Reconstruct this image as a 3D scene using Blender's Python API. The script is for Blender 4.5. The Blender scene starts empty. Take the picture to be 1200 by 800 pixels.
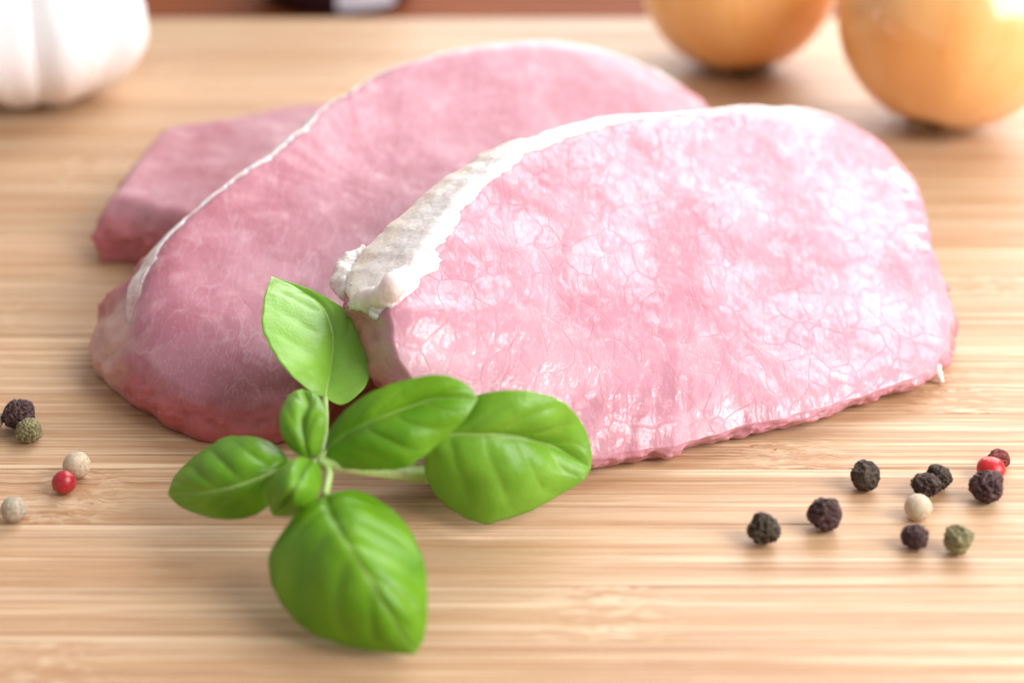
import bpy, bmesh, math, random
import numpy as np
from mathutils import Vector, noise, Matrix

# ------------------------------------------------------------------ camera, world, lamps, exposure
MM = 0.001
PITCH = math.radians(28.0); FPX = 2000.0; DIST = 338.0
CAMP = np.array([0.0, -DIST*math.cos(PITCH), DIST*math.sin(PITCH)])
scene = bpy.context.scene
col = scene.collection
cd = bpy.data.cameras.new('camera'); cam = bpy.data.objects.new('camera', cd); col.objects.link(cam)
cam.location = CAMP*MM; cam.rotation_euler = (math.pi/2-PITCH, 0, 0)
cd.sensor_width = 36; cd.lens = 60; cd.clip_start = 0.01; cd.clip_end = 20
cd.dof.use_dof = True; cd.dof.focus_distance = 0.300; cd.dof.aperture_fstop = 9.0
scene.camera = cam

world = bpy.data.worlds.new('World'); scene.world = world; world.use_nodes = True
bg = world.node_tree.nodes['Background']
bg.inputs['Color'].default_value = (1.0, 0.985, 0.975, 1); bg.inputs['Strength'].default_value = 0.42

def area(name, loc, target, size, power, color):
    l = bpy.data.lights.new(name, 'AREA'); l.shape = 'RECTANGLE'
    l.size, l.size_y = size; l.energy = power; l.color = color
    o = bpy.data.objects.new(name, l); col.objects.link(o); o.location = loc
    o.rotation_euler = (Vector(target)-Vector(loc)).to_track_quat('-Z', 'Y').to_euler()
    return o
area('side_window_light', (0.52, -0.23, 0.36), (0.06, 0.12, 0.0), (0.45, 0.42), 6.0, (1.0, 0.985, 0.96))
area('skylight_window', (0.32, 0.46, 0.58), (0.03, 0.0, 0.0), (0.68, 0.48), 5.0, (0.94, 0.96, 1.0))
area('back_window_light', (0.36, 1.05, 0.36), (0.05, 0.05, 0.0), (1.0, 0.42), 9.0, (1.0, 0.99, 0.98))

vs = scene.view_settings
vs.view_transform = 'Standard'; vs.look = 'None'; vs.exposure = 0.07; vs.gamma = 1.0; vs.use_curve_mapping = False
scene.render.engine = 'CYCLES'
scene.cycles.max_bounces = 6; scene.cycles.diffuse_bounces = 3; scene.cycles.glossy_bounces = 2; scene.cycles.transmission_bounces = 3
scene.cycles.use_adaptive_sampling = True; scene.cycles.adaptive_threshold = 0.03
scene.cycles.caustics_reflective = False; scene.cycles.caustics_refractive = False

# ------------------------------------------------------------------ helpers
def un(px, py, z):
    """photo pixel + height above the board (mm) -> point (mm)"""
    a = (px-600)/FPX; b = -(py-400)/FPX
    d = np.array([a, math.cos(PITCH)+b*math.sin(PITCH), -math.sin(PITCH)+b*math.cos(PITCH)])
    t = (z-CAMP[2])/d[2]
    return CAMP+t*d

def link(name, me, mat=None, parent=None):
    o = bpy.data.objects.new(name, me); col.objects.link(o)
    if mat: me.materials.append(mat)
    if parent: o.parent = parent
    return o
def mesh(name, verts, faces, smooth=True):
    me = bpy.data.meshes.new(name)
    me.from_pydata([tuple(v) for v in verts], [], faces)
    if smooth: me.polygons.foreach_set('use_smooth', [True]*len(me.polygons))
    me.update(); return me
def fix_normals(me):
    bm = bmesh.new(); bm.from_mesh(me); bmesh.ops.recalc_face_normals(bm, faces=bm.faces); bm.to_mesh(me); bm.free()
def thing(name, loc, label, cat, group=None):
    o = bpy.data.objects.new(name, None); col.objects.link(o); o.location = Vector(loc)*MM
    o.empty_display_size = 0.005
    return tag(o, label, cat, group)
def tag(o, label, cat, group=None):
    o['label'] = label; o['category'] = cat
    if group: o['group'] = group
    return o
def attr(me, name, vals):
    a = me.attributes.new(name, 'FLOAT', 'POINT'); a.data.foreach_set('value', np.asarray(vals, dtype=np.float32))

def crom(pts, n, closed=False):
    """resample a Catmull-Rom curve through pts to n points (uniform parameter by chord length)"""
    P = np.asarray(pts, float); m = len(P)
    if closed: Q = np.vstack([P[-1], P, P[0], P[1]]); segs = m
    else: Q = np.vstack([2*P[0]-P[1], P, 2*P[-1]-P[-2]]); segs = m-1
    L = [max(1e-6, np.linalg.norm(Q[i+2][:3]-Q[i+1][:3])) for i in range(segs)]
    cum = np.concatenate([[0], np.cumsum(L)]); T = cum[-1]
    out = []
    for k in range(n):
        s = T*k/(n if closed else n-1)
        i = min(segs-1, int(np.searchsorted(cum, s, 'right')-1)); t = (s-cum[i])/L[i]
        a, b, c, d = Q[i], Q[i+1], Q[i+2], Q[i+3]
        out.append(0.5*((2*b)+(c-a)*t+(2*a-5*b+4*c-d)*t*t+(3*b-a-3*c+d)*t**3))
    return np.array(out)

def nz(p, s, seed=0.0):
    return noise.noise(Vector((p[0]*s+seed, p[1]*s-seed*0.7, p[2]*s+seed*1.3)))
def fbm(p, s, seed=0.0, o=3):
    r = 0; a = 1
    for _ in range(o):
        r += a*nz(p, s, seed); s *= 2.1; a *= 0.5; seed += 7.1
    return r
def sstep(a, b, x):
    t = min(1.0, max(0.0, (x-a)/(b-a))); return t*t*(3-2*t)

# ------------------------------------------------------------------ node helpers
class NT:
    def __init__(self, name):
        self.m = bpy.data.materials.new(name); self.m.use_nodes = True
        self.t = self.m.node_tree; self.t.nodes.clear()
        self.out = self.n('ShaderNodeOutputMaterial')
    def n(self, ty, **kw):
        nd = self.t.nodes.new(ty)
        for k, v in kw.items():
            if k.startswith('_'): setattr(nd, k[1:], v)
            else:
                key = k.replace('__', ' ')
                self.set(nd, key, v)
        return nd
    def set(self, nd, key, v):
        inp = nd.inputs[int(key[1:])] if key[0] == 'i' and key[1:].isdigit() else nd.inputs[key]
        if isinstance(v, bpy.types.NodeSocket): self.t.links.new(v, inp)
        else: inp.default_value = v
    def math(self, op, a, b=0.5, clamp=False):
        nd = self.t.nodes.new('ShaderNodeMath'); nd.operation = op; nd.use_clamp = clamp
        self.set(nd, 'i0', a); self.set(nd, 'i1', b); return nd.outputs[0]
    def ramp(self, fac, stops):
        nd = self.t.nodes.new('ShaderNodeValToRGB'); e = nd.color_ramp.elements
        while len(e) < len(stops): e.new(0.5)
        for i, (p, c) in enumerate(stops):
            e[i].position = p; e[i].color = c if len(c) == 4 else (*c, 1)
        self.set(nd, 'Fac', fac); return nd.outputs['Color']
    def mr(self, v, a, b, c=0.0, d=1.0):
        nd = self.t.nodes.new('ShaderNodeMapRange'); nd.interpolation_type = 'SMOOTHSTEP'
        for i, x in enumerate((v, a, b, c, d)): self.set(nd, 'i%d' % i, x)
        return nd.outputs[0]
    def mix(self, fac, a, b, mode='MIX'):
        nd = self.t.nodes.new('ShaderNodeMix'); nd.data_type = 'RGBA'; nd.blend_type = mode
        self.set(nd, 'Factor', fac); self.set(nd, 'i6', a if not isinstance(a, tuple) else (*a[:3], 1)); self.set(nd, 'i7', b if not isinstance(b, tuple) else (*b[:3], 1))
        return nd.outputs[2]
    def coord(self, scale=(1, 1, 1), rot=(0, 0, 0), loc=(0, 0, 0), src=None):
        if src is None: src = self.t.nodes.new('ShaderNodeTexCoord').outputs['Object']
        m = self.t.nodes.new('ShaderNodeMapping'); self.t.links.new(src, m.inputs['Vector'])
        m.inputs['Scale'].default_value = scale; m.inputs['Rotation'].default_value = rot; m.inputs['Location'].default_value = loc
        return m.outputs['Vector']
    def noise(self, vec, scale, detail=2.0, rough=0.5, dist=0.0, out='Fac'):
        nd = self.n('ShaderNodeTexNoise', Vector=vec, Scale=scale, Detail=detail, Roughness=rough, Distortion=dist)
        return nd.outputs[out]
    def vor(self, vec, scale, feature='F1', rnd=1.0):
        nd = self.t.nodes.new('ShaderNodeTexVoronoi'); nd.feature = feature
        self.set(nd, 'Vector', vec); nd.inputs['Scale'].default_value = scale; nd.inputs['Randomness'].default_value = rnd
        return nd.outputs['Distance']
    def warp(self, vec, scale, amt):
        c = self.noise(vec, scale, 2.0, out='Color')
        s = self.n('ShaderNodeVectorMath', _operation='SUBTRACT', i0=c, i1=(0.5, 0.5, 0.5)).outputs[0]
        s2 = self.n('ShaderNodeVectorMath', _operation='SCALE', i0=s); s2.inputs['Scale'].default_value = amt
        return self.n('ShaderNodeVectorMath', _operation='ADD', i0=vec, i1=s2.outputs[0]).outputs[0]
    def attr(self, name, ty='GEOMETRY', out='Fac'):
        nd = self.t.nodes.new('ShaderNodeAttribute'); nd.attribute_name = name; nd.attribute_type = ty
        return nd.outputs[out]
    def bump(self, h, dist, strength=1.0, normal=None):
        nd = self.n('ShaderNodeBump', Height=h, Distance=dist, Strength=strength)
        if normal is not None: self.set(nd, 'Normal', normal)
        return nd.outputs[0]
    def principled(self, **kw):
        p = self.t.nodes.new('ShaderNodeBsdfPrincipled')
        for k, v in kw.items(): self.set(p, k.replace('__', ' '), v)
        return p
    def done(self, sh):
        self.t.links.new(sh.outputs[0], self.out.inputs['Surface']); return self.m

# ------------------------------------------------------------------ materials
def mat_bamboo():
    N = NT('bamboo')
    rnd = N.t.nodes.new('ShaderNodeObjectInfo').outputs['Random']
    pos = N.t.nodes.new('ShaderNodeNewGeometry').outputs['Position']
    nodex = N.attr('node_x', 'OBJECT')
    sep = N.n('ShaderNodeSeparateXYZ', Vector=pos)
    x = N.math('MULTIPLY', sep.outputs[0], 1000.0); y = N.math('MULTIPLY', sep.outputs[1], 1000.0)
    # the grain swells around the culm joint of each strip
    dx = N.math('SUBTRACT', x, nodex)
    g = N.math('POWER', 2.718, N.math('MULTIPLY', N.math('MULTIPLY', dx, dx), -0.012))
    wob = N.noise(N.n('ShaderNodeCombineXYZ', X=N.math('MULTIPLY', x, 0.16), Y=N.math('MULTIPLY', y, 0.35), Z=0.0).outputs[0], 1.0, 2.0)
    y2 = N.math('ADD', y, N.math('MULTIPLY', N.math('MULTIPLY', N.math('SUBTRACT', wob, 0.5), g), 5.0))
    z = N.math('MULTIPLY', rnd, 93.0)
    def gr(sx, sy, det=2.0, r=0.5):
        v = N.n('ShaderNodeCombineXYZ', X=N.math('MULTIPLY', x, sx), Y=N.math('MULTIPLY', y2, sy), Z=z).outputs[0]
        return N.noise(v, 1.0, det, r)
    broad = gr(0.006, 0.16, 2.0); band = gr(0.010, 0.55, 3.0); fine = gr(0.010, 2.5, 3.0, 0.65); dash = gr(0.10, 4.0, 2.0)
    c = N.ramp(broad, [(0.30, (0.51, 0.295, 0.152)), (0.5, (0.565, 0.358, 0.208)), (0.72, (0.625, 0.425, 0.27))])
    c = N.mix(N.math('MULTIPLY', N.mr(band, 0.52, 0.70), 0.6), c, (0.47, 0.235, 0.11))
    c = N.mix(N.math('MULTIPLY', N.mr(band, 0.46, 0.34), 0.7), c, (0.80, 0.585, 0.39))
    c = N.mix(N.math('MULTIPLY', N.mr(fine, 0.52, 0.60), N.math('ADD', 0.30, N.math('MULTIPLY', rnd, 0.55))), c, (0.30, 0.125, 0.05))
    c = N.mix(N.math('MULTIPLY', N.mr(dash, 0.60, 0.72), 0.32), c, (0.36, 0.16, 0.07))
    c = N.mix(N.math('MULTIPLY', N.mr(dash, 0.42, 0.30), 0.25), c, (0.84, 0.66, 0.47))
    # culm joint: short cross marks, paler and darker
    nv = N.n('ShaderNodeCombineXYZ', X=N.math('MULTIPLY', x, 0.28), Y=N.math('MULTIPLY', y, 0.75), Z=z).outputs[0]
    k = N.noise(nv, 1.0, 2.5)
    c = N.mix(N.math('MULTIPLY', N.math('MULTIPLY', N.mr(k, 0.52, 0.62), g), 0.34), c, (0.42, 0.19, 0.08))
    c = N.mix(N.math('MULTIPLY', N.math('MULTIPLY', N.mr(k, 0.47, 0.38), g), 0.34), c, (0.82, 0.62, 0.43))
    tone = N.math('ADD', 0.93, N.math('MULTIPLY', rnd, 0.14))
    c = N.mix(1.0, c, N.n('ShaderNodeCombineXYZ', X=tone, Y=tone, Z=tone).outputs[0], 'MULTIPLY')
    h = N.math('ADD', N.math('MULTIPLY', fine, 0.6), N.math('MULTIPLY', dash, 0.5))
    p = N.principled(Base__Color=c, Roughness=N.math('ADD', 0.42, N.math('MULTIPLY', fine, 0.2)), Normal=N.bump(h, 0.00018, 0.5))
    p.inputs['Specular IOR Level'].default_value = 0.4
    return N.done(p)

def mat_meat(kind):
    N = NT('lean_pork_' + kind)
    tc = N.t.nodes.new('ShaderNodeTexCoord').outputs['Object']
    mm = N.coord((1000, 1000, 1000), src=tc)
    w1 = N.warp(mm, 0.10, 6.0); w2 = N.warp(mm, 0.4, 1.6)
    fat = N.attr('edge')
    blot = N.noise(mm, 0.06, 3.0); blot2 = N.noise(w1, 0.22, 3.0)
    base = N.ramp(blot, {'a': [(0.32, (0.50, 0.205, 0.262)), (0.5, (0.555, 0.262, 0.325)), (0.68, (0.60, 0.325, 0.388))], 'b': [(0.32, (0.41, 0.135, 0.175)), (0.5, (0.465, 0.178, 0.225)), (0.68, (0.52, 0.235, 0.285))], 'c': [(0.32, (0.44, 0.16, 0.185)), (0.5, (0.49, 0.205, 0.24)), (0.68, (0.54, 0.26, 0.30))]}[kind])  # middle slice toned down: its weaker light is put into the base colour
    base = N.mix(N.mr(blot2, 0.5, 0.75, 0, 0.28), base, (0.80, 0.50, 0.54))
    # fibre seams: long thin lines, pale connective tissue
    fib = N.noise(N.coord((0.9, 0.10, 0.5), rot=(0, 0, math.radians(28)), src=N.warp(mm, 0.08, 2.5)), 0.55, 3.0, 0.6)
    fibm = N.mr(N.math('ABSOLUTE', N.math('SUBTRACT', fib, 0.5)), 0.022, 0.0)
    base = N.mix(N.math('MULTIPLY', fibm, 0.15 if kind == 'b' else 0.22), base, (0.86, 0.66, 0.70))
    mem = N.noise(N.coord((1.0, 0.25, 0.5), rot=(0, 0, math.radians(-50)), src=N.warp(mm, 0.06, 2.5)), 0.10, 2.5, 0.5)
    memm = N.mr(N.math('ABSOLUTE', N.math('SUBTRACT', mem, 0.5)), 0.007, 0.0)
    base = N.mix(N.math('MULTIPLY', memm, {'a': 0.0, 'b': 0.14, 'c': 0.1}[kind]), base, (0.87, 0.70, 0.74))
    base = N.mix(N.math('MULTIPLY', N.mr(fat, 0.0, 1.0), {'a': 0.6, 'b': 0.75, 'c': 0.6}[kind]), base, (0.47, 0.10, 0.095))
    base = N.mix(N.math('MULTIPLY', N.attr('lobe'), 0.8), base, (0.66, 0.42, 0.36))
    # relief: broad wet undulation, long fibre streaks, sparse cracks
    zone = N.noise(mm, 0.045, 2.0)
    crk1 = N.vor(N.coord((1.0, 0.62, 0.8), rot=(0, 0, math.radians(-14)), src=w1), 0.20, 'DISTANCE_TO_EDGE')
    crk2 = N.vor(N.coord((1.35, 0.55, 1.0), rot=(0, 0, math.radians(18)), src=w2), 0.46, 'DISTANCE_TO_EDGE')
    a1 = N.math('MULTIPLY', N.mr(crk1, 0.0, 0.055), N.mr(zone, 0.36, 0.56, 0.15, 1.0)); a2 = N.math('MULTIPLY', N.mr(crk2, 0.0, 0.12), N.mr(zone, 0.42, 0.62, 0.25, 1.0))
    streak = N.noise(N.coord((1.0, 0.22, 0.6), rot=(0, 0, math.radians(20)), src=w1), 0.62, 2.0, 0.5)
    grain = N.noise(w2, 1.9, 2.0, 0.6)
    lump = N.noise(w1, 0.14, 2.0, 0.42)
    s = {'a': 1.0, 'b': 0.42, 'c': 0.4}[kind]
    h = N.math('MULTIPLY', a1, 0.07)
    h = N.math('ADD', h, N.math('MULTIPLY', a2, 0.03))
    h = N.math('ADD', h, N.math('MULTIPLY', streak, 0.14))
    h = N.math('ADD', h, N.math('MULTIPLY', lump, 0.42))
    base = N.mix(N.math('MULTIPLY', N.mr(crk1, 0.05, 0.0), 0.13*s), base, (0.55, 0.17, 0.21))
    nrm = N.bump(h, 0.0006*s, 1.0)
    # wet film: lies in plates between the cracks and along the fibres, missing where the face has dried
    film = N.noise(N.coord((1.0, 0.30, 0.6), rot=(0, 0, math.radians(20)), src=N.warp(mm, 0.15, 3.0)), 0.80, 3.0, 0.6)
    pool = N.noise(N.coord((1.0, 0.7, 0.8), rot=(0, 0, math.radians(-20)), src=w1), 0.085, 3.0, 0.55)
    fp = N.math('ADD', N.math('MULTIPLY', film, 0.42), N.math('MULTIPLY', pool, 0.58))
    wet = N.math('MULTIPLY', N.mr(fp, 0.455, 0.505), N.math('MULTIPLY', N.mr(crk1, 0.015, 0.05), N.mr(crk2, 0.01, 0.09, 0.35, 1.0)))
    wet = N.math('MULTIPLY', wet, N.mr(grain, 0.36, 0.48, 0.45, 1.0))
    cn = N.bump(N.math('ADD', N.math('MULTIPLY', lump, 0.75), N.math('ADD', N.math('MULTIPLY', streak, 0.36), N.math('MULTIPLY', grain, 0.05))), 0.0006*s, 1.0)
    p = N.principled(Base__Color=base, Roughness=0.36 if kind == 'a' else 0.42, Normal=nrm)
    N.set(p, 'Coat Weight', N.math('MULTIPLY', wet, 0.9) if kind == 'a' else 0.12); p.inputs['Coat Roughness'].default_value = 0.085 if kind == 'a' else 0.24
    N.set(p, 'Coat Normal', cn); p.inputs['Coat IOR'].default_value = 1.5
    p.inputs['Subsurface Weight'].default_value = 0.55
    p.inputs['Subsurface Radius'].default_value = (1.0, 0.42, 0.36); p.inputs['Subsurface Scale'].default_value = 0.0028
    p.inputs['Specular IOR Level'].default_value = 0.25 if kind == 'a' else 0.32
    return N.done(p)

def mat_fat():
    N = NT('pork_fat')
    mm = N.coord((1000, 1000, 1000)); w = N.warp(mm, 0.5, 1.2)
    wall = N.attr('wall')
    n = N.noise(w, 0.35, 4.0, 0.6)
    c = N.ramp(n, [(0.30, (0.80, 0.67, 0.62)), (0.5, (0.85, 0.77, 0.74)), (0.7, (0.87, 0.82, 0.80))])
    wa = N.math('ADD', wall, N.math('MULTIPLY', N.math('SUBTRACT', N.noise(mm, 0.25, 3.0), 0.5), 0.5))
    wn = N.math('MULTIPLY', N.math('MULTIPLY', N.mr(wa, 0.12, 0.42), N.mr(wa, 1.0, 0.80)), 0.92)
    c = N.mix(wn, c, (0.95, 0.81, 0.69))
    c = N.mix(N.math('MULTIPLY', N.attr('blend'), 0.9), c, (0.56, 0.235, 0.23))
    h = N.math('ADD', N.noise(w, 0.45, 2.0, 0.5), N.math('MULTIPLY', N.noise(w, 1.6, 2.0), 0.2))
    p = N.principled(Base__Color=c, Roughness=0.36, Normal=N.bump(h, 0.0006, 0.8))
    p.inputs['Subsurface Weight'].default_value = 0.8; p.inputs['Subsurface Radius'].default_value = (1, 0.7, 0.6)
    p.inputs['Subsurface Scale'].default_value = 0.0025
    return N.done(p)

def mat_leaf():
    N = NT('basil_leaf')
    mm = N.coord((1000, 1000, 1000))
    v = N.attr('vein'); rnd = N.t.nodes.new('ShaderNodeObjectInfo').outputs['Random']; paleness = N.attr('paleness', 'OBJECT')
    n = N.noise(mm, 0.16, 3.0)
    dark = N.ramp(n, [(0.3, (0.12, 0.34, 0.001)), (0.7, (0.22, 0.48, 0.004))])
    pale_green = N.ramp(n, [(0.3, (0.27, 0.55, 0.05)), (0.7, (0.36, 0.65, 0.10))])
    c = N.mix(paleness, dark, pale_green)  # paler mix also carries the painted light of the tall leaf
    c = N.mix(N.math('MULTIPLY', v, 0.55), c, (0.44, 0.62, 0.15))
    cell = N.noise(mm, 2.2, 3.0, 0.6)
    nrm = N.bump(N.math('ADD', cell, N.math('MULTIPLY', N.noise(mm, 0.7, 2.0), 1.2)), 0.00011, 0.7)
    p = N.principled(Base__Color=c, Roughness=0.30, Normal=nrm); p.inputs['Specular IOR Level'].default_value = 0.5
    tr = N.n('ShaderNodeBsdfTranslucent', Color=N.mix(0.35, c, (0.45, 0.75, 0.03)), Normal=nrm)
    mx = N.n('ShaderNodeMixShader', i1=p.outputs[0], i2=tr.outputs[0]); mx.inputs[0].default_value = 0.38
    return N.done(mx)

def mat_simple(name, c, rough=0.5, c2=None, sc=0.5, bump=0.0, spec=0.5, sss=0.0, stretch=(1, 1, 1)):
    N = NT(name); mm = N.coord(tuple(1000*s for s in stretch))
    n = N.noise(mm, sc, 3.0, 0.6)
    cc = N.mix(N.mr(n, 0.35, 0.65), c, c2 or tuple(v*0.8 for v in c))
    kw = dict(Base__Color=cc, Roughness=rough)
    if bump: kw['Normal'] = N.bump(n, bump, 0.7)
    p = N.principled(**kw); p.inputs['Specular IOR Level'].default_value = spec
    if sss:
        p.inputs['Subsurface Weight'].default_value = sss; p.inputs['Subsurface Radius'].default_value = (1, .6, .4); p.inputs['Subsurface Scale'].default_value = 0.001
    return N.done(p)

def mat_pepper(name, lo, hi, rough, bump, spec=0.25, dots=0.0):
    N = NT(name); mm = N.coord((1000, 1000, 1000))
    cav = N.attr('cavity')
    n = N.noise(mm, 1.6, 3.0, 0.65)
    c = N.mix(N.mr(n, 0.35, 0.65), lo, hi)
    if dots:
        d = N.vor(mm, 1.1); c = N.mix(N.math('MULTIPLY', N.mr(d, 0.20, 0.08), dots), c, (0.13, 0.09, 0.06))
    h = N.noise(mm, 4.0, 3.0, 0.6)
    p = N.principled(Base__Color=c, Roughness=rough, Normal=N.bump(h, bump, 0.8)); p.inputs['Specular IOR Level'].default_value = spec
    return N.done(p)

def mat_onion():
    N = NT('onion_skin')
    o = N.t.nodes.new('ShaderNodeTexCoord').outputs['Object']
    s = N.n('ShaderNodeSeparateXYZ', Vector=o)
    ang = N.math('ARCTAN2', s.outputs[1], s.outputs[0])
    v = N.n('ShaderNodeCombineXYZ', X=N.math('COSINE', ang), Y=N.math('SINE', ang), Z=N.math('MULTIPLY', s.outputs[2], 6.0)).outputs[0]
    n = N.noise(v, 14.0, 3.0, 0.6); n2 = N.noise(o, 40.0, 3.0)
    c = N.ramp(n2, [(0.3, (0.96, 0.47, 0.14)), (0.55, (0.97, 0.55, 0.22)), (0.75, (0.98, 0.63, 0.32))])
    c = N.mix(N.math('MULTIPLY', N.mr(n, 0.52, 0.68), 0.45), c, (0.84, 0.40, 0.10))
    p = N.principled(Base__Color=c, Roughness=0.22, Normal=N.bump(n, 0.0005, 0.25))
    p.inputs['Coat Weight'].default_value = 0.6; p.inputs['Coat Roughness'].default_value = 0.12
    p.inputs['Subsurface Weight'].default_value = 0.15; p.inputs['Subsurface Radius'].default_value = (1, .5, .2); p.inputs['Subsurface Scale'].default_value = 0.003
    return N.done(p)

M = dict(
    bamboo=mat_bamboo(), meat_a=mat_meat('a'), meat_b=mat_meat('b'), meat_c=mat_meat('c'), fat=mat_fat(), leaf=mat_leaf(),
    rib=mat_simple('leaf_rib', (0.33, 0.52, 0.11), 0.4, (0.40, 0.58, 0.16), 0.4),
    stem=mat_simple('basil_stem', (0.36, 0.52, 0.14), 0.42, (0.50, 0.62, 0.27), 0.3),
    onion=mat_onion(), papery=mat_simple('onion_neck_skin', (0.58, 0.30, 0.10), 0.6, (0.40, 0.19, 0.06), 0.4, 0.0004),
    roots=mat_simple('onion_roots', (0.42, 0.29, 0.16), 0.8, (0.25, 0.16, 0.08)),
    garlic=mat_simple('garlic_skin', (0.93, 0.91, 0.91), 0.45, (0.91, 0.85, 0.88), 0.35, 0.0004, 0.45, 0.2, (1, 1, 0.2)),
    garlic_dry=mat_simple('garlic_stem', (0.72, 0.64, 0.52), 0.7, (0.55, 0.46, 0.36)),
    table=mat_simple('red_brown_table', (0.24, 0.060, 0.016), 0.7, (0.19, 0.045, 0.012), 0.05, 0.0, 0.1, 0, (0.2, 1, 1)),
    glass=mat_simple('dark_glass', (0.020, 0.008, 0.016), 0.12, (0.03, 0.012, 0.018), 0.1),
    label=mat_simple('painted_reflection', (0.74, 0.76, 0.88), 0.6, (0.68, 0.70, 0.84), 0.2),  # bluish white tone that paints a window reflection on the jar
    lid=mat_simple('dark_lid', (0.03, 0.03, 0.035), 0.35, (0.02, 0.02, 0.02)),
    p_black=mat_pepper('black_pepper', (0.028, 0.015, 0.012), (0.105, 0.064, 0.050), 0.42, 0.00025),
    p_plum=mat_pepper('plum_pepper', (0.034, 0.015, 0.016), (0.135, 0.070, 0.066), 0.40, 0.00025),
    p_slate=mat_pepper('slate_pepper', (0.026, 0.017, 0.011), (0.105, 0.074, 0.050), 0.48, 0.00025),
    p_green=mat_pepper('green_pepper', (0.16, 0.13, 0.060), (0.34, 0.31, 0.16), 0.65, 0.0002),
    p_white=mat_pepper('white_pepper', (0.52, 0.40, 0.27), (0.66, 0.54, 0.40), 0.6, 0.00012, 0.3, 0.7),
    p_grey=mat_pepper('grey_pepper', (0.33, 0.26, 0.19), (0.52, 0.43, 0.33), 0.65, 0.00015, 0.3, 0.5),
    p_red=mat_pepper('red_pepper', (0.52, 0.012, 0.018), (0.62, 0.025, 0.022), 0.24, 0.00005, 0.5),
    p_crimson=mat_pepper('crimson_pepper', (0.36, 0.010, 0.022), (0.47, 0.022, 0.030), 0.26, 0.00005, 0.5),
    p_maroon=mat_pepper('maroon_pepper', (0.13, 0.020, 0.018), (0.27, 0.055, 0.040), 0.5, 0.0002),
)

# ------------------------------------------------------------------ the setting: table under the board
def slab_box(x0, x1, y0, y1, z0, z1):
    v = [(x, y, z) for z in (z0, z1) for y in (y0, y1) for x in (x0, x1)]
    return v, [(0, 2, 3, 1), (4, 5, 7, 6), (0, 1, 5, 4), (2, 6, 7, 3), (0, 4, 6, 2), (1, 3, 7, 5)]
v, f = slab_box(-0.9, 0.9, -0.5, 1.1, -0.05, -0.02)
t = link('table_top', mesh('table_top', v, f, False), M['table']); t['kind'] = 'structure'

# ------------------------------------------------------------------ bamboo board: one object per strip
random.seed(11)
board = thing('cutting_board', (0, 40, -20), 'bamboo cutting board of glued strips under the raw pork', 'cutting board')
edges = [-140.0]
while edges[-1] < 213: edges.append(edges[-1]+random.choice([7.5, 9.5, 12, 14, 17]))
edges[-1] = 213.5
if edges[-1]-edges[-2] < 6: edges.pop(-2)
known_nodes = {}
def strip_of(y):
    for i in range(len(edges)-1):
        if edges[i] <= y < edges[i+1]: return i
for px, py in ((205, 690), (85, 578), (1110, 462), (715, 712), (60, 758), (930, 535)):
    q = un(px, py, 0); known_nodes[strip_of(q[1])] = q[0]
for i in range(len(edges)-1):
    y0, y1 = edges[i], edges[i+1]; w = y1-y0-0.05
    last = i == len(edges)-2; dz = random.uniform(-0.05, 0.0); zt = dz
    # cross-section with eased edges, extruded along x
    e = 0.22; eb = 2.5 if last else e
    prof = [(0, -20), (w, -20), (w, zt-eb)]
    for k in range(1, 6):
        a = math.pi/2*k/5; prof.append((w-eb*(1-math.cos(a)), zt-eb+eb*math.sin(a)))
    prof += [(e, zt), (0.07, zt-0.07), (0, zt-e)]
    xs = [-225, 225]; n = len(prof); V = []; F = []
    for x in xs: V += [((x)*MM, (y0+p[0]-40)*MM, (p[1]+20)*MM) for p in prof]
    for k in range(n): F.append((k, (k+1) % n, n+(k+1) % n, n+k))
    F += [tuple(range(n))[::-1], tuple(range(n, 2*n))]
    me = mesh('bamboo_strip', V, F, False); fix_normals(me)
    o = link('bamboo_strip', me, M['bamboo'], board)
    o['node_x'] = float(known_nodes.get(i, random.choice([-1, 1])*random.uniform(30, 200)))

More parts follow.
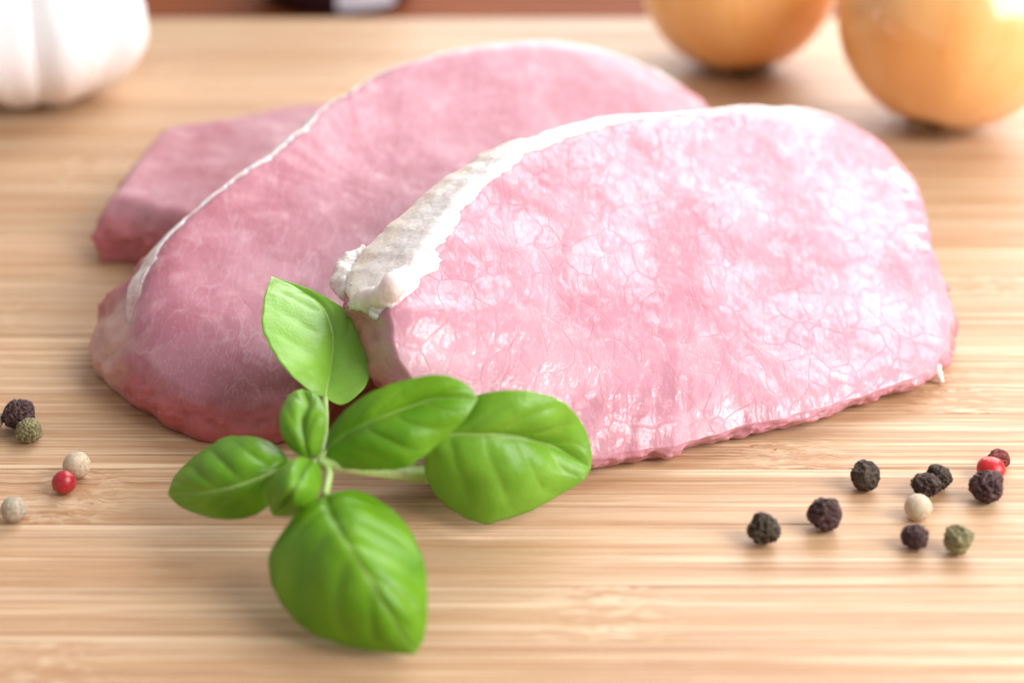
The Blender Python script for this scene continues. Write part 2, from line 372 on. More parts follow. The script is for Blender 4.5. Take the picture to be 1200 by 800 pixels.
# ------------------------------------------------------------------ pork slices
def pork_slice(name, label, rim, T, mats, fatspec, seed, bulge=1.5, nA=520, nR=110, amp=1.0, folds=(), wob=1.0, rd=(0.2, 2.2, 0.84), lobe=None):
    """rim: list of (px,py,z, base) round the cut face; base = (px,py,z) of the foot of the side wall or None"""
    top = np.array([un(*r[:3]) for r in rim])
    c0 = top.mean(0)
    A = np.c_[top[:, 0]-c0[0], top[:, 1]-c0[1], np.ones(len(top))]
    co = np.linalg.lstsq(A, top[:, 2], rcond=None)[0]
    nrm = np.array([-co[0], -co[1], 1.0]); nrm /= np.linalg.norm(nrm)
    base = []
    for i, r in enumerate(rim):
        if r[3] is not None: base.append(un(*r[3]))
        else:
            b = top[i]-nrm*T; out = top[i]-c0; out[2] = 0; out /= np.linalg.norm(out)
            b = b+out*0.8
            base.append(b)
    both = np.hstack([top, np.array(base)])
    R = crom(both, nA, closed=True)
    Pt, Pb = R[:, :3], R[:, 3:]; R0 = Pt.copy()
    Pb[:, 2] = np.maximum(Pb[:, 2], 0.15)
    RD = np.clip((Pt[:, 2]-Pb[:, 2])*rd[0], 0.5, rd[1])
    Pt[:, 2] += 0.85*RD*np.clip(Pt[:, 2]/20, 0.2, 1)
    for i in range(nA):
        o_ = Pt[i]-c0; o_[2] = 0; o_ /= np.linalg.norm(o_)
        k = wob*(0.75*nz(R0[i], 0.13, seed+60)+0.45*nz(R0[i], 0.35, seed+62))
        Pt[i] += o_*k; Pb[i] += o_*wob*(0.75*nz(R0[i], 0.13, seed+60)+0.45*nz(R0[i], 0.35, seed+62))
    ctr = np.array([c0[0], c0[1], 0]); 
    plane = lambda p: co[0]*(p[0]-c0[0])+co[1]*(p[1]-c0[1])+co[2]
    root = thing(name, (c0[0], c0[1], 0), label, 'pork slice', 'raw pork loin slices on the board')
    off = np.array([c0[0], c0[1], 0.0])
    nW = 22
    WL = np.clip(np.linalg.norm(Pt-Pb, axis=1)/11.0, 0.0, 1.0)**2
    outv = np.zeros((nA, 3))
    for i in range(nA):
        tng = R0[(i+8) % nA]-R0[i-8]; o_ = np.array([tng[1], -tng[0], 0.0]); o_ /= max(1e-6, np.linalg.norm(o_))
        if np.dot(o_[:2], Pt[i][:2]-c0[:2]) < 0: o_ = -o_
        outv[i] = o_
    def surf(i, s, rough=1.0):
        """s in 0..1 face (centre to rim), 1..2 wall (rim to foot)"""
        i %= nA
        if s <= 1:
            p = Pt[i]; q = np.array([c0[0]+(p[0]-c0[0])*s, c0[1]+(p[1]-c0[1])*s, 0.0])
            q[2] = plane(q)+(p[2]-plane(p))*s**3+bulge*(1-s*s)
            e = max(0, (s-rd[2])/(1-rd[2])); q[2] -= RD[i]*e**2.6
            for fx, fy, fr, fh in folds:
                d2 = (q[0]-fx)**2+(q[1]-fy)**2; q[2] += fh*math.exp(-d2/fr**2)
            k = amp*(1-0.6*sstep(0.9, 1, s))
            q[2] += k*(0.6*fbm(q, 0.06, seed, 2)+0.10*fbm(q, 0.28, seed+3, 2))
            return q
        w = s-1; a, b = Pt[i].copy(), Pb[i]
        a[2] -= RD[i]; a[2] += amp*0.4*(0.6*fbm(a, 0.06, seed, 2)+0.10*fbm(a, 0.28, seed+3, 2))
        q = a*(1-w)+b*w
        L = np.linalg.norm(b-a)
        q = q+outv[i]*(math.sin(math.pi*w)*0.17*L+rough*math.sin(math.pi*w)*(1.3*fbm(q, 0.2, seed+9)+0.6*fbm(q, 0.6, seed+5)))
        q = q+outv[i]*w*rough*(0.6*fbm(b, 0.25, seed+15))
        q[2] = max(q[2], 0.12)
        return q
    ss = list(1-(1-np.linspace(0, 1, nR))**1.25)[1:]+[1+k/nW for k in range(1, nW+1)]
    V = [surf(0, 0)-off]; E = [0.0]
    for s in ss:
        for i in range(nA):
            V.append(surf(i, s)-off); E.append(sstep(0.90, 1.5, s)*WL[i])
    F = [(0, 1+i, 1+(i+1) % nA) for i in range(nA)]
    for k in range(len(ss)-1):
        a = 1+k*nA; b = a+nA
        for i in range(nA):
            j = (i+1) % nA; F.append((a+i, b+i, b+j, a+j))
    # underside
    a = 1+(len(ss)-1)*nA; prev = a
    zc = max(0.15, plane(c0)-T)
    for t_ in (0.75, 0.4):
        st = len(V)
        for i in range(nA):
            b = Pb[i]; q = np.array([c0[0]+(b[0]-c0[0])*t_, c0[1]+(b[1]-c0[1])*t_, zc+(b[2]-zc)*t_**0.5])
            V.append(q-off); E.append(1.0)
        for i in range(nA): F.append((prev+i, st+i, st+(i+1) % nA, prev+(i+1) % nA))
        prev = st
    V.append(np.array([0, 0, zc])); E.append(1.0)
    for i in range(nA): F.append((prev+i, len(V)-1, prev+(i+1) % nA))
    me = mesh('lean_meat', np.array(V)*MM, F); fix_normals(me); attr(me, 'edge', E)
    if lobe is not None: attr(me, 'lobe', [sstep(1.0, 0.35, np.linalg.norm(v+off-lobe[0])/lobe[1]*(1+0.3*nz(v, 0.3, seed))) for v in V])
    link('lean_meat', me, mats, root)
    # fat rind: its own raised mesh along part of the rim
    for (ia, ib, width, wend, thick, fade) in fatspec:
        i0 = int(ia/len(rim)*nA); i1 = int(ib/len(rim)*nA)
        # rim index -> arc index
        d = lambda idx: int(np.argmin(((Pt-top[idx % len(rim)])**2).sum(1)))
        i0, i1 = d(ia), d(ib)
        if i1 <= i0: i1 += nA
        n = (i1-i0)*2; m = 34; V = []; W = []; BL = []
        for k in range(n+1):
            fi = i0+k/2; t_ = k/n
            ends = sstep(0, 1, min(1, t_/0.10, (1-t_)/0.10))
            Pp = Pt[int(fi) % nA]*(1-fi % 1)+Pt[(int(fi)+1) % nA]*(fi % 1); rad = np.linalg.norm(Pp-np.array([c0[0], c0[1], Pp[2]]))
            wd = width(t_)*(1+0.45*fbm(Pp, 0.3, seed+31, 2)+0.12*nz(Pp, 0.9, seed+3))
            sa = 1-max(0.15, wd)*ends/rad; sb = 1+wend(t_)*ends
            for q in range(m+1):
                s = sa+(1-sa)*(q/12) if q <= 12 else 1+(sb-1)*((q-12)/(m-12))
                lo = int(math.floor(fi)); fr = fi-lo
                p = surf(lo, s, 0.2)*(1-fr)+surf(lo+1, s, 0.2)*fr if fr else surf(lo, s, 0.2)
                p = p+outv[lo % nA]*(0.8*sstep(1.0, 1.3, s))
                prof = min(1, q/m/0.10, (1-q/m)/0.22); prof = math.sin(prof*math.pi/2)*ends
                th = -0.25+prof*(thick*(1+0.6*nz(p, 0.25, seed+40)+0.3*nz(p, 0.6, seed+44))+0.25)
                wv = sstep(0.95, 1.1, s)
                nn = nrm*(1-wv)+(outv[lo % nA]*0.9+np.array([0, 0, 0.45]))*wv
                pz = p+nn*th; pz[2] = max(pz[2], 0.1)
                V.append(pz-off); W.append(max(0, s-1)); BL.append(1-sstep(0.05, 0.95, min(1, (t_+0.03*nz(p, 0.3, seed+70)+0.015*nz(p, 0.9, seed+71))/fade)))
        F = [(k*(m+1)+q, k*(m+1)+q+1, (k+1)*(m+1)+q+1, (k+1)*(m+1)+q) for k in range(n) for q in range(m)]
        me = mesh('fat_rind', np.array(V)*MM, F); attr(me, 'wall', W); attr(me, 'blend', BL)
        bm = bmesh.new(); bm.from_mesh(me); bmesh.ops.recalc_face_normals(bm, faces=bm.faces)
        if sum(f.normal.z*f.calc_area() for f in bm.faces) < 0: bmesh.ops.reverse_faces(bm, faces=bm.faces)
        bm.to_mesh(me); bm.free()
        link('fat_rind', me, M['fat'], root)
    return root, off, surf

# back slice, flat on the board
rimC = [(130, 229, 12.5, (121, 303, 0)), (158, 191, 12.7, None), (184, 158, 13, None), (200, 149, 13, None), (280, 136, 13, None), (370, 122, 13, None), (450, 118, 12, None),
        (510, 150, 11.5, None), (490, 200, 11.5, None), (400, 240, 11.5, None), (300, 262, 11.5, None), (215, 258, 12, None), (168, 243, 12.2, (166, 312, 0)), (140, 234, 12.4, (136, 307, 0))]
sC = pork_slice('pork_slice', 'raw pork slice lying flat beneath the other two, mostly hidden', rimC, 11.5, M['meat_c'], [], 5.0, bulge=0.8, nA=300, nR=50, amp=0.8, wob=0.9, rd=(0.18, 2.0, 0.87))

# middle slice, leaning on the back one
rimB = [(152, 362, 15, (110, 428, 0)), (163, 318, 18, (128, 372, 3)), (192, 278, 21.5, None), (232, 240, 25, None), (278, 204, 28, None), (330, 166, 30, None),
        (372, 132, 31, None), (420, 100, 32, None), (475, 74, 33, None), (560, 53, 33, None), (650, 48, 32, None), (720, 61, 29, None),
        (785, 90, 24, None), (833, 126, 19, None), (835, 190, 15, None), (770, 270, 12, None), (660, 345, 10, None),
        (540, 400, 9, None), (450, 425, 9, (446, 468, 0)), (370, 440, 9.5, (372, 506, 0)), (300, 448, 10.5, (300, 524, 0)), (232, 452, 11, (222, 515, 0)), (190, 425, 12, (172, 484, 0)), (163, 395, 13.5, (128, 455, 0))]
sB = pork_slice('pork_slice', 'raw pork slice in the middle with its thin fat edge towards the garlic', rimB, 12, M['meat_b'],
                [(-1, 13, lambda t: 2.6-0.8*t+0.6*math.exp(-((t-0.15)/0.06)**2), lambda t: 0.10+0.4*sstep(0.25, 0.45, t), 0.32, 0.16)], 21.0, bulge=0.5, amp=0.8, rd=(0.34, 4.0, 0.80), lobe=(un(122, 412, 6), 15.0))

# front slice, leaning on the middle one
rimA = [(462, 352, 30, (411, 342, 21)), (478, 312, 32, (428, 312, 23)), (503, 270, 34.5, (463, 272, 27)), (535, 231, 36.5, (507, 233, 31)), (580, 195, 38.5, (556, 196, 34)), (640, 165, 39.5, (625, 166, 35)),
        (720, 141, 39, (722, 142, 34)), (800, 131, 37, None), (890, 124, 34, None), (960, 131, 30, None), (1012, 151, 26, None), (1052, 183, 22, None), (1080, 232, 18, None),
        (1094, 290, 14, None), (1113, 355, 9.5, (1110, 385, 1)), (1108, 398, 7.5, (1100, 428, 0)), (1085, 430, 6, (1086, 447, 0)), (1040, 449, 5.5, (1044, 462, 0)), (980, 468, 5.5, (984, 482, 0)), (900, 488, 5, (905, 504, 0)),
        (815, 510, 5, (812, 526, 0)), (750, 524, 5, (748, 543, 0)), (700, 530, 5.5, (698, 550, 0)), (630, 530, 7, (625, 556, 0)), (560, 512, 11, (545, 540, 1)),
        (505, 468, 17, (478, 486, 6)), (470, 415, 24, (444, 432, 11)), (460, 380, 28, (428, 392, 15))]
sA = pork_slice('pork_slice', 'uppermost raw pork slice with glossy wet face and frayed white fat corner', rimA, 11, M['meat_a'],
                [(-1, 10, lambda t: 3.0*math.exp(-(t/0.30)**2)+1.1+1.6*math.exp(-((t-0.12)/0.07)**2), lambda t: 0.97 if t < 0.42 else 0.35, 0.55, 0.05)], 47.0, bulge=2.0, nA=640, nR=130, amp=1.0)

# ------------------------------------------------------------------ basil sprig
node3 = un(375, 541, 14)
sprig = thing('basil_sprig', un(375, 560, 0), 'fresh green basil sprig lying before the pork slices', 'basil')
soff = np.array(un(375, 560, 0))
def tube(name, pts, radii, mat, parent, off, n=10, seg=None):
    P = np.asarray(pts, float)
    r = np.interp(np.linspace(0, 1, seg or len(P)*6), np.linspace(0, 1, len(radii)), radii)
    C = crom(P, len(r)); V = []; F = []
    up = np.array([0.0, 0.3, 1.0])
    for k in range(len(C)):
        tg = C[min(k+1, len(C)-1)]-C[max(k-1, 0)]; tg /= np.linalg.norm(tg)
        a = np.cross(tg, up); a /= np.linalg.norm(a); b = np.cross(a, tg)
        for q in range(n):
            th = 2*math.pi*q/n; V.append(C[k]-off+(a*math.cos(th)+b*math.sin(th))*r[k])
    for k in range(len(C)-1):
        for q in range(n): F.append((k*n+q, k*n+(q+1) % n, (k+1)*n+(q+1) % n, (k+1)*n+q))
    F += [tuple(range(n))[::-1], tuple((len(C)-1)*n+q for q in range(n))]
    me = mesh(name, V and np.array(V)*MM, F); fix_normals(me)
    return link(name, me, mat, parent)

def leaf(mid, left, right, paleness, dome=0.14, quilt=0.55, veins=5.5, seed=0, curl=0.0):
    nu, nv = 90, 48
    Mi = crom([un(*p) for p in mid], nu); 
    tip = mid[-1]; b0 = mid[0]
    Le = crom([un(*b0)]+[un(*p) for p in left]+[un(*tip)], nu)
    Ri = crom([un(*b0)]+[un(*p) for p in right]+[un(*tip)], nu)
    V = []; vein = []; ribline = []
    for i in range(nu):
        u = i/(nu-1)
        tg = Mi[min(i+1, nu-1)]-Mi[max(i-1, 0)]; tg /= np.linalg.norm(tg)
        ac = Ri[i]-Le[i]; wl = np.linalg.norm(ac)
        if wl < 1e-4: ac = Ri[nu//2]-Le[nu//2]
        nn = np.cross(ac, tg); nn /= np.linalg.norm(nn)
        if np.dot(nn, CAMP-Mi[i]) < 0: nn = -nn
        env = math.sin(math.pi*min(1, max(0, u)))**0.6 if 0 < u < 1 else 0
        for j in range(nv+1):
            v = j/nv*2-1; e = Le[i] if v < 0 else Ri[i]; a = abs(v)
            # slightly toothed rim
            tooth = 1+0.006*math.sin(u*70+seed)*sstep(0.85, 1, a)+0.012*nz((u*9, v, seed), 1.0)*a
            p = Mi[i]*(1-a*tooth)+e*a*tooth
            wid = np.linalg.norm(e-Mi[i])
            h = dome*wid*(math.sin(math.pi*a**0.8)) 
            ph = u*veins-a*(1.5+0.25*a)+(0.25 if v > 0 else 0)+0.06*nz((u*4, v*3, seed+3), 1.0)
            pil = abs(math.sin(math.pi*ph))**0.62
            h += quilt*env*(pil-0.5)*math.sin(math.pi*min(1, a**0.7))*min(1, wid/9)
            h += -0.22*env*math.exp(-(a*wid/0.7)**2)
            h += 0.35*env*fbm((p[0], p[1], p[2]), 0.12, seed)*min(1, wid/8)
            h += curl*a**3*wid
            V.append(p+nn*h-soff)
            vl = max(0, 1-pil/0.42)*(1-sstep(0.75, 0.98, a))*0.6
            vein.append(max(vl, math.exp(-(a*wid/0.35)**2)))
        ribline.append(Mi[i]-nn*0.20)
    F = [(i*(nv+1)+j, i*(nv+1)+j+1, (i+1)*(nv+1)+j+1, (i+1)*(nv+1)+j) for i in range(nu-1) for j in range(nv)]
    me = mesh('leaf', np.array(V)*MM, F); attr(me, 'vein', vein)
    o = link('leaf', me, M['leaf'], sprig); o['paleness'] = paleness
    sm = o.modifiers.new('thickness', 'SOLIDIFY'); sm.thickness = 0.00022; sm.offset = 0
    L = np.linalg.norm(np.diff(Mi, axis=0), axis=1).sum()
    k = min(1, L/22)
    tube('midrib', ribline[:-3:6], [0.34*k, 0.26*k, 0.16*k, 0.07*k], M['rib'], o, soff, 8)
    return o
def Z(pts, *zs):
    zz = np.interp(np.linspace(0, 1, len(pts)), np.linspace(0, 1, len(zs)), zs)
    return [(p[0], p[1], z) for p, z in zip(pts, zz)]
# tall leaf standing up against the pork
leaf(Z([(381, 466), (388, 428), (390, 392), (378, 358), (348, 336), (318, 324)], 16, 18.3, 21, 23.6, 25.4, 26),
     Z([(362, 457), (338, 436), (314, 402), (307, 376), (310, 348)], 17.5, 21, 24, 26, 27),
     Z([(402, 474), (428, 452), (436, 418), (416, 374), (372, 343)], 15, 17, 19.5, 22.5, 25), 1.0, dome=0.02, quilt=0.35, seed=1)  # backlight and sheen of this leaf are put into its paler colour
# left leaf
leaf(Z([(338, 541), (318, 553), (277, 569), (238, 577), (197, 579)], 14, 14.5, 12, 6),
     Z([(325, 566), (311, 595), (283, 607), (248, 606), (214, 594)], 12, 8, 6, 5),
     Z([(326, 525), (304, 514), (268, 512), (233, 531), (206, 556)], 15, 16, 13, 8), 0.12, dome=0.13, quilt=0.75, seed=2)
# right middle leaf
leaf(Z([(380, 529), (401, 512), (429, 496), (477, 477), (516, 466), (560, 467)], 15, 19, 23, 25, 24),
     Z([(391, 497), (424, 466), (468, 447), (516, 439), (547, 451)], 19, 25, 28, 29, 26),
     Z([(394, 545), (437, 550), (478, 546), (517, 517), (545, 490)], 13, 14, 16, 19, 22), 0.22, dome=0.13, quilt=0.7, seed=3)
# round right leaf
leaf(Z([(500, 524), (522, 511), (562, 509), (606, 511), (650, 523), (692, 548)], 15, 17, 17.5, 16, 12, 8),
     Z([(523, 488), (558, 464), (606, 457), (654, 468), (681, 495), (692, 526)], 18, 23, 24, 21, 15, 10.5),
     Z([(499, 557), (520, 590), (562, 612), (608, 603), (652, 581), (682, 563)], 9, 4, 2.5, 3, 5, 7), 0.50, dome=0.16, quilt=0.6, seed=4)
# drooping front leaf
leaf(Z([(381, 580), (390, 606), (407, 636), (426, 668), (452, 710), (486, 766)], 14, 16, 16, 12, 2),
     Z([(347, 603), (317, 648), (322, 692), (357, 735), (414, 758)], 13, 9, 6, 3.5, 2),
     Z([(422, 576), (468, 606), (494, 652), (500, 700), (497, 742)], 14, 13, 11, 8, 4), 0.10, dome=0.12, quilt=0.75, veins=6, seed=5)
# small upper heart leaf
leaf(Z([(364, 537), (358, 520), (356, 496), (362, 474), (354, 456)], 15, 19, 22, 21),
     Z([(345, 529), (331, 510), (328, 487), (337, 465)], 16, 19, 21, 21),
     Z([(374, 530), (380, 510), (382, 484), (372, 463)], 16, 19, 22, 22), 0.30, dome=0.24, quilt=0.5, veins=4, seed=6)
# small lower heart leaf
leaf(Z([(364, 539), (354, 551), (345, 571), (334, 590), (321, 604)], 15.5, 18, 18, 14, 11),
     Z([(345, 538), (325, 552), (314, 573), (316, 593)], 16, 17, 15, 12),
     Z([(374, 547), (376, 568), (366, 591), (345, 604)], 16, 16, 14, 11), 0.30, dome=0.22, quilt=0.5, veins=4, seed=7)
tube('stem', [un(372, 540, 14.5), un(400, 546, 12.5), un(440, 551, 9), un(500, 556, 5), un(570, 556, 2.2), un(610, 548, 1.8)], [0.9, 1.1, 1.3, 1.7, 1.6, 1.5], M['stem'], sprig, soff, 12)
tube('petiole', [un(374, 541, 14.5), un(380, 520, 15), un(382, 492, 15.5), un(381, 465, 16)], [0.7, 0.5, 0.45, 0.5], M['stem'], sprig, soff)
tube('petiole', [un(374, 541, 14.5), un(385, 552, 14.5), un(381, 580, 14.2)], [0.7, 0.65, 0.6], M['stem'], sprig, soff)
tube('petiole', [un(372, 541, 14.5), un(355, 545, 14.5), un(337, 541, 14.2)], [0.6, 0.5, 0.45], M['stem'], sprig, soff)
tube('petiole', [un(374, 540, 14.5), un(381, 528, 15.2)], [0.6, 0.5], M['stem'], sprig, soff)
tube('petiole', [un(520, 556, 4.5), un(508, 545, 9), un(502, 523, 15)], [0.7, 0.6, 0.5], M['stem'], sprig, soff)

# frayed strings and lobes of fat at the corner of the front slice, and a scrap at its far end
def fray(root, off, pts, radii, seed, n=18):
    o = tube('fat_string', [un(*p) for p in pts], radii, M['fat'], root, off, n, 60)
    for v in o.data.vertices:
        p = np.array(v.co)/MM; d = 0.55*fbm(p, 0.45, seed)+0.25*fbm(p, 1.3, seed+5)
        v.co = Vector((p+np.array(v.normal)*d)*MM)
    o.data.update(); attr(o.data, 'wall', [0.0]*len(o.data.vertices))
rA, oA = sA[0], sA[1]
fray(rA, oA, [(474, 318, 34), (462, 334, 33.5), (450, 346, 31.5), (436, 350, 29.5), (420, 356, 26.5), (408, 364, 24)], [0.9, 2.2, 1.7, 2.1, 1.6, 0.5], 3)
fray(rA, oA, [(452, 345, 31), (446, 360, 28.5), (441, 376, 25)], [1.0, 1.9, 0.5], 5)
fray(rA, oA, [(428, 288, 27), (412, 306, 25), (404, 326, 23.5), (410, 346, 23.5)], [0.6, 2.2, 2.6, 1.4], 8)
fray(rA, oA, [(430, 330, 27), (418, 342, 25.5), (412, 352, 24)], [0.6, 2.0, 1.0], 9)
fray(rA, oA, [(1086, 418, 5.5), (1096, 432, 3), (1104, 447, 0.6)], [0.5, 1.2, 0.3], 12)
fray(rA, oA, [(452, 352, 27), (449, 392, 20), (455, 432, 12)], [0.5, 0.35, 0.25], 15, 8)
fray(rA, oA, [(446, 356, 25), (438, 384, 19), (443, 415, 13)], [0.45, 0.25, 0.2], 18, 8)

# ------------------------------------------------------------------ peppercorns
def peppercorn(px, py, dpx, mat, kind, seed, label, squash=1.0, nm='peppercorn'):
    # diameter in mm from the row where it stands
    c = un(px, py, 2.4); dep = np.dot(np.array(c)-CAMP, np.array([0, math.cos(PITCH), -math.sin(PITCH)]))
    r = dpx/2*dep/FPX
    c = un(px, py, r*squash)
    bm = bmesh.new(); bmesh.ops.create_icosphere(bm, subdivisions=5, radius=1.0)
    amp = {'wrinkled': 0.30, 'ridged': 0.17, 'crinkled': 0.26, 'smooth': 0.012, 'grained': 0.022}[kind]
    zmin = 9; cav = []
    rot = Matrix.Rotation(seed*2.4, 3, 'X') @ Matrix.Rotation(seed*1.3, 3, 'Z')
    for vtx in bm.verts:
        p = vtx.co.copy(); q = rot @ p
        wv = Vector((nz(q, 1.3, seed), nz(q, 1.3, seed+4), nz(q, 1.3, seed+8)))*0.35
        if kind in ('wrinkled', 'ridged', 'crinkled'):
            sc = {'wrinkled': 1.9, 'ridged': 2.3, 'crinkled': 3.0}[kind]
            d, _ = noise.voronoi((q+wv)*sc+Vector((seed, 0, 0)))
            ed = min(1, (d[1]-d[0])*2.2)
            h = -amp*(ed**0.7)+amp*0.4+0.10*nz(q, 2.0, seed)+0.22*nz(q, 0.9, seed+2)+0.015*nz(q, 7, seed)
        else:
            h = amp*nz(q, 3.0, seed)+0.05*nz(q, 0.8, seed+1)+amp*0.5*nz(q, 9, seed)
        pole = q.z
        if pole > 0.93: h -= 0.10*(pole-0.93)/0.07
        vtx.co = p*(1+h); vtx.co.z *= squash
        zmin = min(zmin, vtx.co.z)
    for vtx in bm.verts: vtx.co = (vtx.co-Vector((0, 0, zmin)))*r*MM
    me = bpy.data.meshes.new(nm); bm.to_mesh(me); bm.free()
    me.polygons.foreach_set('use_smooth', [True]*len(me.polygons))
    o = link(nm, me, M[mat]); o.location = (c[0]*MM, c[1]*MM, 0.00005)
    return tag(o, label, 'peppercorn', 'peppercorns scattered on the board')
PC = [
    (1014, 558, 34, 'p_slate', 'ridged', 1, 'round black peppercorn on its own between the pork and the spread of peppercorns', 1.0),
    (966, 604, 37, 'p_plum', 'wrinkled', 2, 'plum-black ridged peppercorn lying alone between two other black ones', 1.0),
    (895, 622, 35, 'p_slate', 'wrinkled', 3, 'dull black angular peppercorn farthest from the red peppercorn in its spread', 1.0),
    (1099, 560, 29, 'p_slate', 'crinkled', 4, 'grey-black shrivelled peppercorn touching the darker one behind a white peppercorn', 1.0),
    (1085, 570, 32, 'p_black', 'wrinkled', 5, 'deeply wrinkled black peppercorn directly behind a white peppercorn', 0.9),
    (1076, 594, 32, 'p_white', 'smooth', 6, 'smooth creamy white peppercorn in front of two shrivelled black ones', 1.0),
    (1073, 631, 31, 'p_plum', 'wrinkled', 7, 'dark wrinkled peppercorn beside a greenish one', 0.92),
    (1123, 634, 32, 'p_green', 'wrinkled', 8, 'greenish grey peppercorn with wrinkled skin beside a dark one', 1.0),
    (1161, 549, 33, 'p_red', 'smooth', 9, 'shiny bright red peppercorn behind a black one', 0.8),
    (1156, 572, 39, 'p_plum', 'wrinkled', 10, 'large black peppercorn in front of the shiny bright red one', 0.88),
    (1171, 537, 25, 'p_maroon', 'ridged', 11, 'small dull maroon peppercorn half hidden behind the bright red one', 0.72),
    (22, 487, 36, 'p_plum', 'crinkled', 12, 'purple-black shrivelled peppercorn touching a small olive green one', 0.95),
    (34, 505, 29, 'p_green', 'crinkled', 13, 'small olive green peppercorn touching a purple-black one', 1.0),
    (90, 545, 32, 'p_white', 'smooth', 14, 'cream peppercorn with dark specks touching a red one', 1.0),
    (75, 565, 28, 'p_crimson', 'smooth', 15, 'deep red peppercorn in front of a cream speckled one', 1.0),
    (16, 597, 30, 'p_grey', 'grained', 16, 'greyish beige peppercorn standing alone on the bare board', 1.0),
    (-13, 492, 32, 'p_white', 'smooth', 17, 'cream peppercorn beside the purple-black shrivelled one, on the side away from the olive green one', 1.0),
]
for a in PC: peppercorn(*a)

# ------------------------------------------------------------------ onions
def onion(px, py, R, label, tilt, seed):
    c = un(px, py, R)
    root = thing('onion', (c[0], c[1], 0), label, 'onion', 'golden onions at the back of the board')
    rot = Matrix.Rotation(tilt[1], 4, 'Z') @ Matrix.Rotation(tilt[0], 4, 'X')
    na, nh = 96, 64; V = []; F = []
    for k in range(nh+1):
        th = math.pi*k/nh; z = -math.cos(th); r = math.sin(th)
        # shoulder rising to the neck, shallow dent at the root
        zz = z*0.97+0.20*sstep(0.80, 1.0, z)*(1-r)*2.0; rr = r*(1-0.05*sstep(0.3, 0.9, z))
        zz += 0.06*math.exp(-(r/0.15)**2)*(z < 0)
        for q in range(na):
            a = 2*math.pi*q/na; b = 1+0.006*math.cos(9*a+seed)*r+0.012*nz((math.cos(a)*r, math.sin(a)*r, z), 1.5, seed)
            V.append((rr*math.cos(a)*b, rr*math.sin(a)*b, zz*b))
    for k in range(nh):
        for q in range(na): F.append((k*na+q, k*na+(q+1) % na, (k+1)*na+(q+1) % na, (k+1)*na+q))
    V = np.array(V)*R*MM
    W = np.array([rot @ Vector(p) for p in V]); lift = -W[:, 2].min()
    def put(name, VV, FF, mat):
        me = mesh(name, VV, FF); o = link(name, me, mat, root)
        o.matrix_local = Matrix.Translation((0, 0, lift+0.00005)) @ rot; return o
    put('bulb', V, F, M['onion'])
    # papery neck
    V = []; F = []; n = 28
    for k in range(12):
        t = k/11; rr = 0.26*(1-t)**1.4+0.075+0.05*t; z = 1.02+0.42*t
        for q in range(n):
            a = 2*math.pi*q/n; b = 1+0.14*t*math.cos(5*a+seed)+0.10*nz((math.cos(a), math.sin(a), t*3), 1.5, seed)
            V.append((rr*b*math.cos(a), rr*b*math.sin(a), z+0.03*t*math.sin(3*a)))
    for k in range(11):
        for q in range(n): F.append((k*n+q, k*n+(q+1) % n, (k+1)*n+(q+1) % n, (k+1)*n+q))
    put('neck', np.array(V)*R*MM, F, M['papery'])
    # root tuft
    V = []; F = []; rnd = random.Random(seed)
    for _ in range(26):
        a = rnd.uniform(0, 6.28); r0 = rnd.uniform(0, 0.12); L = rnd.uniform(0.05, 0.12); s = len(V)
        bx, by = r0*math.cos(a), r0*math.sin(a); ex, ey = bx*1.7, by*1.7; w = 0.012
        for (x, y, z) in ((bx, by, -0.90), (ex, ey, -0.92-L)):
            V += [(x+w, y, z), (x-w*.5, y+w*.8, z), (x-w*.5, y-w*.8, z)]; 
        F += [(s, s+1, s+4, s+3), (s+1, s+2, s+5, s+4), (s+2, s, s+3, s+5), (s+3, s+4, s+5)]
    put('root_tuft', np.array(V)*R*MM, F, M['roots'])
onion(1119, 18, 29.2, 'golden brown onion with a bright window gleam, standing nearer the pork', (math.radians(28), math.radians(150)), 1)
onion(868, -36, 28.0, 'golden brown onion standing behind the other onion, towards the dark jar', (math.radians(-24), math.radians(20)), 2)

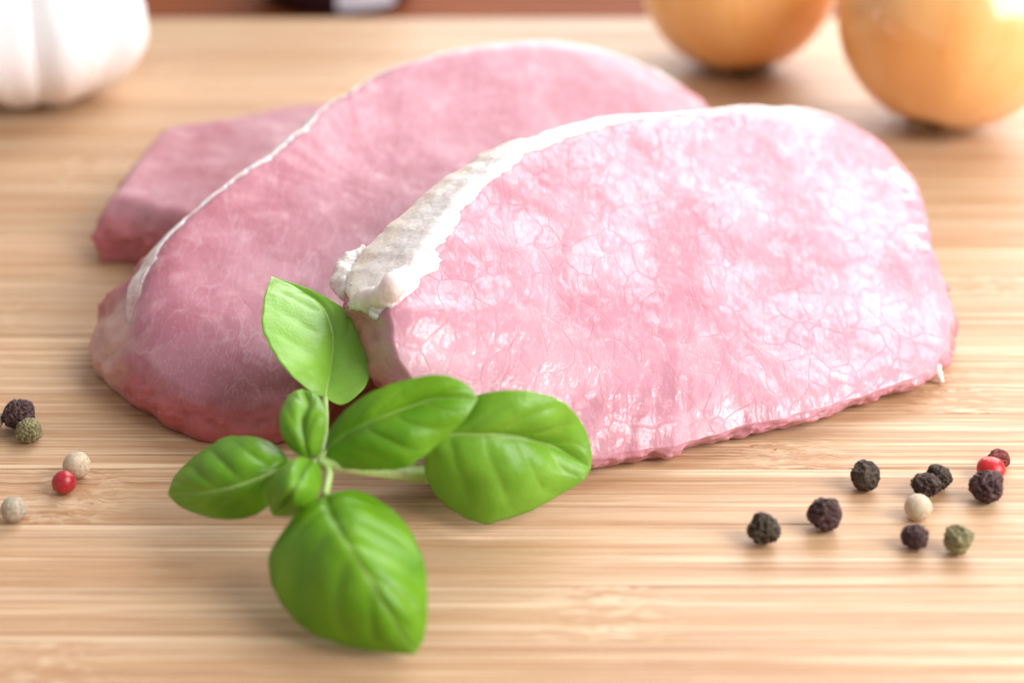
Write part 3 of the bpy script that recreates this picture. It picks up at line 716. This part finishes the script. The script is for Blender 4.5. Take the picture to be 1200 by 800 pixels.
# ------------------------------------------------------------------ garlic bulb
gc = un(40, 26, 20)
gar = thing('garlic_bulb', (gc[0], gc[1], 0), 'white garlic bulb with plump cloves at the back of the board', 'garlic')
RG = 30.5
def clove(ang, size, seed):
    na, nh = 36, 40; V = []; F = []
    for k in range(nh+1):
        t = k/nh
        # profile along the height: flat base, plump belly, long shoulder running in to the neck
        rad = 0.46*size*(math.sin(math.pi*min(1, t*1.02)**0.75)**0.72 if 0 < t < 0.98 else 0.0)
        cx = 0.30+0.30*math.sin(math.pi*t**0.8)-0.22*t*t
        z = 1.62*t
        for q in range(na):
            a = 2*math.pi*q/na
            x = cx+rad*math.cos(a)*0.98; y = rad*math.sin(a)*(0.92)
            b = 1+0.02*math.cos(7*a+seed)
            V.append((x*b, y*b, z))
    for k in range(nh):
        for q in range(na): F.append((k*na+q, k*na+(q+1) % na, (k+1)*na+(q+1) % na, (k+1)*na+q))
    rt = Matrix.Rotation(ang, 3, 'Z')
    W = [rt @ Vector(p)*RG*MM for p in V]
    me = mesh('clove', W, F); fix_normals(me); o = link('clove', me, M['garlic'], gar); o.location.z = 0.0001
for k, (a, s) in enumerate(((-100, 1.05), (-58, 0.98), (-14, 1.0), (32, 0.92), (75, 1.0), (118, 0.95), (165, 1.0), (212, 0.98))):
    clove(math.radians(a), s, k)
tube('stem', [(gc[0], gc[1], 34), (gc[0]+1, gc[1], 44), (gc[0]+3, gc[1]+1, 54), (gc[0]+4, gc[1]+2, 62)], [7, 4.5, 3.6, 3.2], M['garlic_dry'], gar, np.array([gc[0], gc[1], 0]), 14)
tube('root_plate', [(gc[0], gc[1], 0.3), (gc[0], gc[1], 1.5), (gc[0], gc[1], 4)], [7, 9, 9], M['garlic_dry'], gar, np.array([gc[0], gc[1], 0]), 18)

# ------------------------------------------------------------------ dark jar behind the board
jc = un(395, 6, -20); jc = np.array([jc[0], jc[1]+9, -20])
jar = thing('spice_jar', jc, 'dark glass jar with painted pale reflection standing behind the cutting board', 'jar')
def lathe(name, prof, mat, a0=0, a1=2*math.pi, n=64, parent=None):
    full = abs(a1-a0-2*math.pi) < 1e-6; V = []; F = []; m = n if full else n+1
    for r, z in prof:
        for q in range(m):
            a = a0+(a1-a0)*q/n; V.append((r*math.cos(a)*MM, r*math.sin(a)*MM, z*MM))
    for k in range(len(prof)-1):
        for q in range(n):
            j = (q+1) % m; F.append((k*m+q, k*m+j, (k+1)*m+j, (k+1)*m+q))
    me = mesh(name, V, F); fix_normals(me); return link(name, me, mat, parent)
lathe('glass_body', [(0.01, 0.1), (22, 0.1), (25, 1), (27, 4), (27.5, 10), (27.5, 58), (25, 66), (20, 70), (19, 74), (0.01, 74)], M['glass'], parent=jar)
lathe('reflection_sheet', [(27.75, 3.5), (27.9, 8), (27.9, 50)], M['label'], math.radians(-86), math.radians(-40), 24, jar)  # curved sheet standing in for the window reflection on the glass
lathe('lid', [(0.01, 86), (20, 86), (21.5, 84.5), (21.5, 75), (19.3, 74.2), (0.01, 74.2)], M['lid'], parent=jar)
